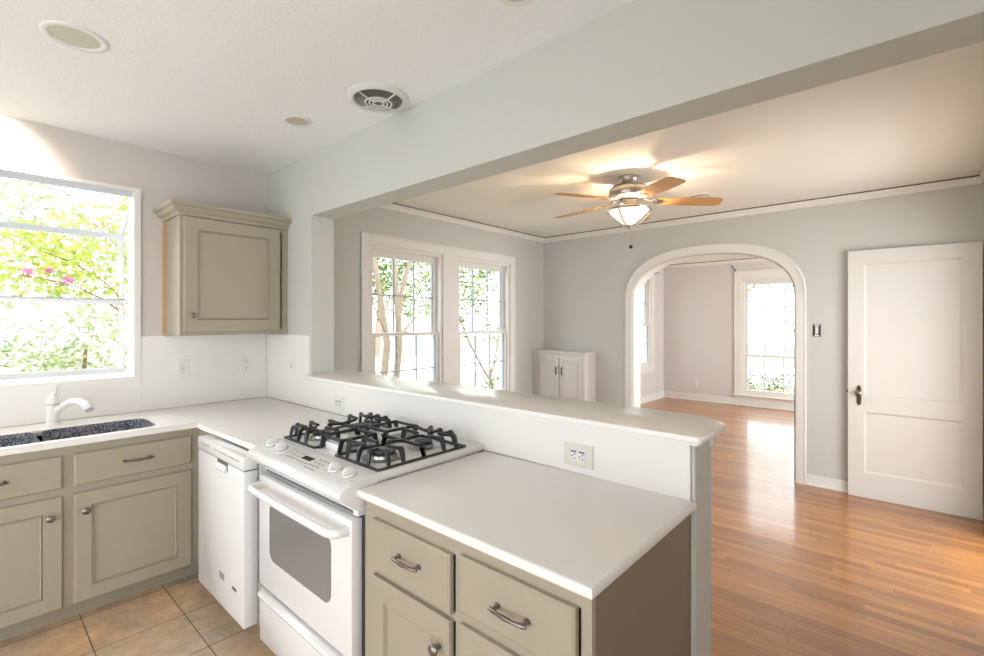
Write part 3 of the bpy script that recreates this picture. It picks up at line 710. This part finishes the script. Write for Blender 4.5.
g = G(Mo); g.box(RX0+.012, RX1-.002, .002, .045, .065, .296, .006)
g.prism([(.004, .296), (-.012, .290), (-.016, .278), (-.008, .262), (.003, .250)], RX0+.03, RX1-.02, 'x', bev=.002)
T.part('storage_drawer', g, M_white, smooth=35)
T.part('toe_kick', G().box(RX0+.03, RX1-.03, -.62, -.60, 0, .065), M_toe)
# burners
BX = (1.635, 2.115); BY = (-.440, -.230)
for x in BX:
    for y in BY:
        r = .050 if (x > 2 and y < -.3) else .040
        b_ = T.part('burner', G().lathe([(r*1.7, .9452), (r*1.7, .947), (r*1.15, .950), (r*1.1, .962), (r*.9, .964), (0, .964)], (x, y, 0), 28), M_alu, smooth=30)
        T.part('burner_cap', G().lathe([(r, .964), (r*1.02, .970), (r*.9, .975), (0, .976)], (x, y, 0), 28), M_iron, b_, smooth=30)
# grates: rails low, arched fingers up to z .99
zb_, zt = .948, 1.010
def bar(g, pts, wd=.011):
    """rectangular bar along a polyline of (x,y,ztop,zbottom)"""
    P = [Vector((p[0], p[1])) for p in pts]; rows = []
    for i, p in enumerate(pts):
        d = (P[min(i+1, len(P)-1)]-P[max(i-1, 0)]).normalized(); n = Vector((-d.y, d.x))*wd/2
        rows.append([g.v((P[i].x+n.x, P[i].y+n.y, p[3])), g.v((P[i].x-n.x, P[i].y-n.y, p[3])), g.v((P[i].x-n.x, P[i].y-n.y, p[2])), g.v((P[i].x+n.x, P[i].y+n.y, p[2]))])
    for A, B in zip(rows, rows[1:]):
        for i in range(4): g.f([A[i], A[(i+1) % 4], B[(i+1) % 4], B[i]])
    g.f(rows[0][::-1]); g.f(rows[-1])
def grate(x0, x1, cx):
    g = G(); ya, yb = -.560, -.112
    for y in (ya, yb): bar(g, [(x0, y, zb_+.006, .9455), (x1, y, zb_+.006, .9455)], .010)
    for x in (x0, x1): bar(g, [(x, ya, zb_+.006, .9455), (x, yb, zb_+.006, .9455)], .010)
    ym = (ya+yb)/2
    bar(g, [(x0, ym, zt-.012, zt-.024), (x1, ym, zt-.012, zt-.024)], .012)
    def finger(ax, ay, bx, by):     # leg up at a, then in towards b
        d = Vector((bx-ax, by-ay)); 
        def p(t, zt_, zb2): return (ax+d.x*t, ay+d.y*t, zt_, zb2)
        bar(g, [p(0, zb_+.008, .9455), p(.02, zt-.030, .9455), p(.07, zt-.010, .9455), p(.16, zt, zt-.045), p(.26, zt+.001, zt-.018), p(.36, zt-.003, zt-.015), p(1, zt-.006, zt-.016)], .0115)
    for cy in BY:
        s_ = 1 if cy > ym else -1; ye = yb if s_ > 0 else ya
        for dx in (-.075, 0, .075):
            finger(cx+dx, ye, cx+dx*.5, cy+s_*.028 if dx == 0 else cy+s_*.05)
        finger(x0, cy, cx-.035, cy); finger(x1, cy, cx+.035, cy)
        finger(x0, cy+s_*.07, cx-.05, cy+s_*.055); finger(x1, cy+s_*.07, cx+.05, cy+s_*.055)
        bar(g, [(cx, ym, zt-.010, zt-.022), (cx, cy-s_*.03, zt-.002, zt-.014)])
        bar(g, [(x0, ym, zb_, .9455), (x0+.012, ym, zt-.01, .9455), (x0+.03, ym, zt-.010, zt-.03)])
        bar(g, [(x1, ym, zb_, .9455), (x1-.012, ym, zt-.01, .9455), (x1-.03, ym, zt-.010, zt-.03)])
    return T.part('grate', g, M_iron)
grate(1.515, 1.790, BX[0]); grate(1.965, 2.255, BX[1])
# centre bridge pieces of the grates
g = G()
for ya, yb in ((-.545, -.345), (-.325, -.125)):
    for x in (1.805, 1.950): bar(g, [(x, ya, zb_, .9455), (x, ya+.012, zt-.006, .9455), (x, ya+.03, zt-.006, zt-.018), (x, yb-.03, zt-.006, zt-.018), (x, yb-.012, zt-.006, .9455), (x, yb, zb_, .9455)], .009)
    for y in (ya+.02, yb-.02): bar(g, [(1.800, y, zt-.006, zt-.017), (1.955, y, zt-.006, zt-.017)], .009)
T.part('centre_grate', g, M_iron)
for ya, yb in ((-.525, -.365), (-.305, -.145)): T.part('centre_plate', G().box(1.815, 1.94, ya, yb, .9452, .976, .006), M_white, smooth=35)

# ceiling fittings in the kitchen ----------------------------------------------
def can(label, x, y, R, rin, lit=False, shift=0):
    T = Thing('recessed_light', label, 'ceiling light', (x, y, ZC), group=None)
    T.part('trim_ring', G().lathe([(R, 0.0), (R, -.003), (R-.004, -.006), (rin+.006, -.006), (rin, -.002), (rin, 0)], (x, y, ZC), 48, cap=False), M_plastic, smooth=40)
    # shallow lens/baffle set just inside the ring
    T.part('baffle', G().lathe([(rin, -.0015), (rin*.97, -.0008), (0, -.0005)], (x, y, ZC), 48), M_lens if lit else M_darkcan, smooth=40)
    return T
can('large recessed ceiling light nearest the window, switched off', 1.228, -1.264, .105, .078)
can('small recessed ceiling light between the round vent and the wall corner', 1.130, -.307, .078, .055)
can('recessed ceiling light at the top edge above the beam', 2.698, -.305, .070, .052)
can('lit recessed light in front of the kitchen window', .24, -1.52, .078, .055, True)
sp_ = bpy.data.lights.new('sink_spot', 'SPOT'); sp_.energy = 80; sp_.color = (1, .86, .72); sp_.spot_size = math.radians(118); sp_.spot_blend = .9; sp_.shadow_soft_size = .05
so_ = bpy.data.objects.new('sink_spot', sp_); COL.objects.link(so_); so_.location = (.24, -1.52, ZC-.05); so_.rotation_euler = Vector((-.75, 0, -.66)).to_track_quat('-Z', 'Y').to_euler()

T = Thing('ceiling_vent', 'round white ceiling vent with concentric rings over the stove', 'vent', (1.70, -.171, ZC))
vx, vy = 1.70, -.171
T.part('flange', G().lathe([(.152, 0), (.153, -.008), (.148, -.014), (.128, -.020), (.120, -.016), (.118, -.004)], (vx, vy, ZC), 48, cap=False), M_vent, smooth=35)
T.part('mesh_screen', G().lathe([(.118, -.0015), (0, -.001)], (vx, vy, ZC), 48), M_ventd)
g = G()
for i in range(72):
    a = 2*PI*i/72; c, s_ = math.cos(a), math.sin(a); g.tube([(vx+c*.064, vy+s_*.064, ZC-.028), (vx+c*.118, vy+s_*.118, ZC-.010)], .0013, 4)
o_ = T.part('wire_spokes', g, M_wire); o_['kind'] = 'stuff'
for r in (.064, .045, .026): T.part('ring', G().lathe([(r+.005, -.028), (r+.004, -.031), (r, -.033), (r-.004, -.031), (r-.005, -.028)], (vx, vy, ZC), 40, cap=False), M_vent, smooth=40)
T.part('hub', G().lathe([(.010, -.020), (.010, -.030), (.008, -.031), (0, -.031)], (vx, vy, ZC), 20), M_grayseam, smooth=40)
for a in (.1, .1+PI/2, .1+PI, .1+PI*1.5): T.part('strut', G().tube([(vx+math.cos(a)*.02, vy+math.sin(a)*.02, ZC-.029), (vx+math.cos(a)*.064, vy+math.sin(a)*.064, ZC-.029), (vx+math.cos(a)*.122, vy+math.sin(a)*.122, ZC-.016)], .004, 6), M_vent)

# ================================================================== LIVING ROOM
# ceiling fan
fxx, fyy = 2.089, 1.831
T = Thing('ceiling_fan', 'brushed nickel ceiling fan with five maple blades and a lit glass bowl', 'ceiling fan', (fxx, fyy, ZL))
c = (fxx, fyy, 0)
T.part('canopy', G().lathe([(.078, ZL), (.080, ZL-.012), (.074, ZL-.030), (.060, ZL-.050), (.050, ZL-.062), (0, ZL-.062)], c, 40), M_nickel, smooth=35)
T.part('motor_housing', G().lathe([(.045, 2.545), (.090, 2.538), (.128, 2.522), (.148, 2.500), (.150, 2.480), (.150, 2.455), (.140, 2.438), (.100, 2.424), (.06, 2.420), (0, 2.420)], c, 48), M_nickel, smooth=35)
T.part('switch_housing', G().lathe([(.058, 2.424), (.072, 2.412), (.076, 2.395), (.076, 2.368), (.062, 2.352), (.03, 2.346), (0, 2.346)], c, 40), M_nickel, smooth=35)
ZBL = 2.412
for k in range(5):
    a = math.radians(177.6+72*k); M = Matrix.Translation((fxx, fyy, ZBL)) @ Matrix.Rotation(a, 4, 'Z') @ Matrix.Rotation(math.radians(2.2), 4, 'Y') @ Matrix.Rotation(math.radians(-10), 4, 'X')
    pts = [(.215, -.050), (.225, -.056), (.45, -.070), (.620, -.070), (.655, -.058), (.673, -.030), (.673, .045), (.655, .066), (.62, .072), (.45, .070), (.225, .056), (.215, .050)]
    me_g = G().prism(pts, -.003, .003, 'z', bev=.001)
    bl = ob('blade', me_g, M_blade, T.o); bl.matrix_local = Matrix.Translation(-Vector((fxx, fyy, ZL))) @ M
    gi = G(); gi.tube([(.085, 0, .038), (.12, 0, .026), (.16, 0, .008), (.20, 0, .007), (.26, 0, .007)], [.012, .010, .010, .009, .008], 8)
    gi.prism([(.17, -.012), (.21, -.044), (.235, -.040), (.245, -.012), (.275, 0), (.245, .012), (.235, .040), (.21, .044), (.17, .012)], .003, .008, 'z', bev=.001)
    gi.prism([(.17, -.012), (.21, -.044), (.235, -.040), (.245, -.012), (.275, 0), (.245, .012), (.235, .040), (.21, .044), (.17, .012)], -.008, -.003, 'z', bev=.001)
    bi = ob('blade_iron', gi, M_nickel, T.o, 40); bi.matrix_local = Matrix.Translation(-Vector((fxx, fyy, ZL))) @ M
# light kit
T.part('glass_bowl', G().lathe([(.150, 2.345), (.152, 2.338), (.135, 2.318), (.100, 2.285), (.060, 2.250), (.020, 2.228), (.004, 2.226)], c, 48, cap=False), M_bowl, smooth=40)
T.part('bowl_rim', G().lathe([(.148, 2.352), (.164, 2.352), (.170, 2.342), (.164, 2.332), (.148, 2.336)], c, 48, cap=False), M_nickel, smooth=40)
for k in range(3):
    a = math.radians(30+120*k); ca, sa = math.cos(a), math.sin(a)
    T.part('scroll_arm', G().tube([(fxx+ca*r, fyy+sa*r, z) for r, z in ((.07, 2.36), (.12, 2.372), (.168, 2.350), (.158, 2.318), (.115, 2.275), (.07, 2.235), (.050, 2.222), (.056, 2.212), (.068, 2.222))], .006, 8), M_nickel, smooth=50)
T.part('finial', G().lathe([(.022, 2.232), (.020, 2.222), (.010, 2.214), (.012, 2.206), (.004, 2.198), (0, 2.196)], c, 20), M_nickel, smooth=40)
T.part('pull_chain', G().tube([(fxx+.012, fyy+.01, 2.20), (fxx+.012, fyy+.01, 2.075)], .0016, 6), M_nickel)
T.part('chain_fob', G().lathe([(.004, 2.078), (.013, 2.068), (.015, 2.060), (.008, 2.050), (0, 2.049)], (fxx+.012, fyy+.01, 0), 14), M_black, smooth=50, label='dark fob')
for k in range(2):
    a = math.radians(125+180*k); pl_ = bpy.data.lights.new('fan_bulb', 'POINT'); pl_.energy = 24; pl_.color = (1, .74, .48); pl_.shadow_soft_size = .015
    po = bpy.data.objects.new('fan_bulb', pl_); COL.objects.link(po); po.location = (fxx+.080*math.cos(a), fyy+.080*math.sin(a), 2.325)

# ceiling register
T = Thing('ceiling_register', 'small louvred air register on the ceiling behind the fan blades', 'vent', (2.31, 2.82, ZL))
T.part('register_frame', G().box(2.22, 2.40, 2.68, 2.96, ZL-.006, ZL, .002), M_trim)
T.part('louvres', G().box(2.245, 2.375, 2.71, 2.93, ZL-.008, ZL-.006), M_slot)
for i in range(5): T.part('blade', G().box(2.245, 2.375, 2.725+.042*i, 2.74+.042*i, ZL-.013, ZL-.008), M_trim)

# built-in white cabinet in the corner
T = Thing('corner_cabinet', 'low white two-door cabinet in the living room corner', 'cabinet', (.46, 3.43, 0))
Bx0, Bx1, By = XL+.004, .835, 3.315
T.part('body', G().box(Bx0, Bx1, By, YF-.001, 0, 1.10), M_whitew)
T.part('cabinet_top', G().box(Bx0, Bx1+.022, By-.022, YF-.001, 1.10, 1.122, .005), M_whitew)
T.part('crown', G().box(Bx0, Bx1+.010, By-.010, YF-.001, 1.085, 1.10, .003), M_whitew)
Mb = frame((0, By, 0), (1, 0, 0), (0, 1, 0))
for a, b, hx in ((.180, .475, .445), (.500, .790, .530)):
    d = panel_door(T, Mb, a, b, .10, 1.045, M_whitew, .05)
    g = G(Mb); g.tube([(hx, -.020, .845), (hx, -.030, .850), (hx+.0, -.038, .885), (hx, -.030, .920), (hx, -.020, .925)], [.008, .006, .007, .006, .008], 8)
    g.lathe([(.010, -.0195), (.010, -.023)], (hx, 0, .845), 10, 'y'); g.lathe([(.010, -.0195), (.010, -.023)], (hx, 0, .925), 10, 'y')
    T.part('handle', g, M_black, d, smooth=50, label='black loop handle')

# uncovered switch box by the arch
T = Thing('light_switch', 'uncovered light switch with bare dark box between the arch and the door', 'switch', (3.072, YF, 1.409))
Ms = frame((3.072, YF, 1.409), (1, 0, 0), (0, 1, 0))
T.part('box', G(Ms).box(-.030, .030, -.003, 0, -.056, .056), M_slot)
T.part('yoke', G(Ms).box(-.012, .012, -.010, -.003, -.034, .034, .002).box(-.018, .018, -.006, -.003, .040, .052).box(-.018, .018, -.006, -.003, -.052, -.040), M_plastic)
T.part('toggle', G(Ms).box(-.004, .004, -.020, -.010, -.010, .012, .001), M_plastic)
# outlet in the front room
duplex('white outlet low on the far wall of the front room', (.685, Y2, .322), 0)
# curtain rod brackets
T = Thing('curtain_bracket', 'black curtain rod bracket above the casing of the far window', 'bracket', (1.345, Y2, 2.40))
T.part('wall_plate', G().box(1.352, 1.372, Y2-.006, Y2, 2.345, 2.42, .002), M_black)
T.part('arm', G().tube([(1.362, Y2-.003, 2.41), (1.352, Y2-.05, 2.435), (1.330, Y2-.085, 2.475), (1.318, Y2-.09, 2.482)], [.007, .007, .010, .012], 8), M_black, smooth=50)
T = Thing('curtain_bracket', 'tiny black curtain bracket on the left wall beyond the arch', 'bracket', (XL, 7.2, 2.39))
T.part('wall_plate', G().box(XL, XL+.006, 7.15, 7.18, 2.36, 2.42, .002), M_black)
T.part('arm', G().tube([(XL+.003, 7.165, 2.39), (XL+.06, 7.165, 2.40), (XL+.09, 7.165, 2.41)], [.006, .006, .010], 8), M_black, smooth=50)

# ================================================================== OUTSIDE
GZ = -.45
struct('ground', G().box(-45, -.16, -30, 45, GZ-.2, GZ).box(-.16, 40, Y2+.16, 45, GZ-.2, GZ), M_grass)
struct('ground.001', G().box(-.16, 6, -12, Y2+.16, GZ-.2, GZ-.001), M_road)
struct('road', G().box(-17, -9, -30, 45, GZ, GZ+.01).box(-9, 40, 15, 21, GZ, GZ+.01), M_road)
rnd = random.Random(7)
def leaves(g, c, R, n, size, flat=.9, shell=.35, zmin=GZ):
    for _ in range(n):
        u = Vector((rnd.gauss(0, 1), rnd.gauss(0, 1), rnd.gauss(0, 1))).normalized()*(shell+(1-shell)*rnd.random()**.5)
        p = Vector((c[0]+u.x*R[0], c[1]+u.y*R[1], c[2]+u.z*R[2]))
        if p.z < zmin: continue
        a = Vector((rnd.gauss(0, 1), rnd.gauss(0, 1), rnd.gauss(0, .6))).normalized(); b = a.cross(Vector((rnd.gauss(0, 1), rnd.gauss(0, 1), rnd.gauss(0, 1)))).normalized()
        s_ = size*(.6+.8*rnd.random()); w_ = s_*.42
        g.f([g.v(p-a*s_), g.v(p+b*w_), g.v(p+a*s_), g.v(p-b*w_)])
def tree(label, base, stems, clumps, leaf, bark, size, per, name='tree', cat='tree', pink=None):
    T = Thing(name, label, cat, base)
    g = G()
    for pts, r0, r1 in stems:
        n = len(pts); g.tube(pts, [r0+(r1-r0)*i/(n-1) for i in range(n)], 8)
    T.part('trunk', g, bark, smooth=60)
    g = G()
    for c_, R in clumps: leaves(g, c_, R, int(per*R[0]*R[1]*R[2]**.5*2.2)+60, size)
    T.part('foliage', g, leaf)
    if pink:
        g = G()
        for c_, R in pink: leaves(g, c_, R, 90, .016, shell=0)
        T.part('blossom', g, M_pink, label='pink flower clusters')
    return T
def curve(a, b, sag, n=7):
    a, b, s_ = Vector(a), Vector(b), Vector(sag)
    return [tuple(a.lerp(b, i/(n-1))+s_*math.sin(PI*i/(n-1))) for i in range(n)]
# by the sink window
bx, by = -2.3, .0
st = []
for e, s_ in (((-2.4, -.55, 3.0), (0, .12, .2)), ((-2.2, -.9, 2.6), (0, .05, .25)), ((-2.6, -1.2, 2.2), (0, 0, .3)), ((-2.0, -.3, 3.2), (0, .1, 0)), ((-2.7, -.8, 3.4), (0, .2, .1)), ((-2.1, -1.3, 1.9), (.1, 0, .25))):
    st.append((curve((bx, by, 1.0), e, s_), .014, .004))
st.append((curve((bx-.05, by+.1, GZ), (bx, by, 1.05), (0, .05, 0)), .05, .03))
cl = [((-2.3, -.6, 2.15), (.5, .7, .5)), ((-2.5, -1.2, 2.1), (.4, .5, .35)), ((-2.4, -.1, 1.8), (.5, .4, .6)), ((-2.3, -.2, 2.75), (.5, .35, .4))]
tree('crape myrtle with pink blossoms just outside the kitchen window', (bx, by, GZ), st, cl, M_leafy, M_twig, .040, 1700, pink=[((-2.1, -1.18, 1.93), (.05, .06, .04)), ((-2.1, -1.05, 1.95), (.05, .05, .04)), ((-2.0, -.93, 1.86), (.05, .06, .05))])
tree('bushy green shrub low behind the crape myrtle, seen through kitchen window', (-4.2, -.6, GZ), [(curve((-4.2, -.6, GZ), (-4.2, -.5, 1.2), (0, 0, 0)), .05, .02)],
     [((-4.2, -1.3, .7), (.7, .9, .9)), ((-4.4, -.2, .9), (.7, .8, 1.0)), ((-4.3, .6, .9), (.6, .6, 1.1))], M_leafp, M_twig, .045, 1100, 'shrub', 'shrub')
tree('tall leafy tree far behind the kitchen window shrubs', (-9, 2.8, GZ), [(curve((-9, 2.8, GZ), (-9, 2.6, 3), (0, .1, 0)), .15, .08)],
     [((-9, -1.2, 3.0), (1.2, 1.6, 1.4)), ((-9.3, .9, 2.6), (1.2, 1.5, 1.5)), ((-9, 2.3, 3.2), (1, 1.3, 1.5))], M_leafp, M_bark, .085, 220)
# multi-stem tree at the living room windows
bx, by = -2.55, 2.9
st = [([(-3.0, 3.25, GZ), (-3.0, 3.20, .42), (-3.0, 3.28, 1.1), (-3.0, 3.18, 1.7), (-3.0, 3.02, 2.5), (-2.9, 2.9, 3.3)], .075, .035),
      ([(-3.05, 3.35, GZ), (-3.05, 3.50, .42), (-3.0, 3.54, 1.1), (-3.0, 3.50, 1.75), (-3.0, 3.42, 2.5), (-3, 3.4, 3.4)], .07, .04),
      ([(-3.0, 3.52, 1.5), (-3.1, 3.66, 2.0), (-3.1, 3.85, 2.6), (-3.1, 4.0, 3.2)], .05, .03),
      ([(-3.0, 3.50, 1.2), (-2.9, 3.75, 1.5), (-2.9, 4.05, 1.75), (-2.9, 4.4, 2.1)], .028, .012),
      ([(-3.0, 3.28, 1.25), (-2.8, 3.0, 1.5), (-2.8, 2.85, 1.8)], .02, .01)]
cl = [((-3.5, 3.0, 2.1), (.5, .6, .8)), ((-3.5, 2.6, 1.3), (.5, .3, .5)), ((-3.6, 3.6, 2.7), (.6, .6, .7)), ((-3.4, 4.2, 2.2), (.5, .5, .7)), ((-3.5, 3.3, 3.4), (.8, .9, .5))]
tree('multi-stemmed tree with pale smooth trunks outside the left living room window', (-3, 3.3, GZ), st, cl, M_leafd, M_bark, .04, 1300)
st = [([(-3.0, 6.1, GZ), (-3.0, 6.0, .15), (-3.0, 5.7, .5), (-3.0, 5.3, 1.05), (-3.0, 5.0, 1.6), (-3, 4.8, 2.4)], .03, .012),
      ([(-3.0, 5.85, .3), (-2.9, 6.2, .9), (-2.9, 5.8, 1.3), (-2.9, 5.4, 1.6), (-2.9, 5.2, 2.2)], .02, .01),
      ([(-3.1, 6.0, .1), (-3.1, 6.3, 1.0), (-3.1, 6.4, 2.0), (-3.1, 6.5, 2.8)], .02, .01)]
cl = [((-3.3, 5.3, 2.0), (.4, .7, .6)), ((-3.3, 6.3, 1.9), (.5, .6, .9)), ((-3.2, 5.8, 2.9), (.6, .9, .5)), ((-3.0, 6.2, .05), (.3, .4, .3)), ((-3.1, 5.15, 1.35), (.25, .3, .25))]
tree('slender branching tree outside the right living room window', (-3, 6.1, GZ), st, cl, M_leafd, M_bark, .038, 1100)
tree('leafy tree far behind the trunks, across the street, seen through living windows', (-19, 14, GZ), [(curve((-19, 14, GZ), (-19, 14.3, 4), (0, .2, 0)), .25, .12)],
     [((-19, 12, 3.9), (2, 3, 2.0)), ((-19, 17, 3.6), (2, 3, 2.2)), ((-19, 21, 4.4), (2, 3, 2.2))], M_leafp, M_bark, .16, 60)
# front yard beyond the far window
T = Thing('hedge', 'clipped green hedge under the far window of the front room', 'hedge', (1.6, 9.4, GZ), kind='thing')
g = G()
for i in range(9): leaves(g, (-.6+.5*i, 9.4, 0), (.42, .36, .46), 900, .028, shell=.6)
T.part('foliage', g, M_leafd)
tree('tree across the front yard, seen through the far window', (-1.2, 15.5, GZ), [(curve((-1.2, 15.5, GZ), (-1.0, 15.5, 3.2), (.1, 0, 0)), .12, .07), (curve((-1.0, 15.5, 1.6), (.6, 15.2, 3.0), (0, 0, .2)), .05, .02)],
     [((-1.0, 15.5, 2.7), (1.1, .9, .9)), ((.5, 15.2, 2.4), (.9, .8, .8)), ((-.3, 15.5, 3.4), (1.3, .8, .7)), ((.9, 15.3, 1.3), (.4, .3, .3))], M_leafp, M_bark, .06, 240)
tree('tree outside the left window of the front room', (-3.2, 9.5, GZ), [(curve((-3.2, 9.5, GZ), (-3.2, 9.6, 2.6), (0, .1, 0)), .09, .05)],
     [((-3.2, 9.5, 2.3), (.9, 1.2, 1.0))], M_leafd, M_bark, .05, 500)
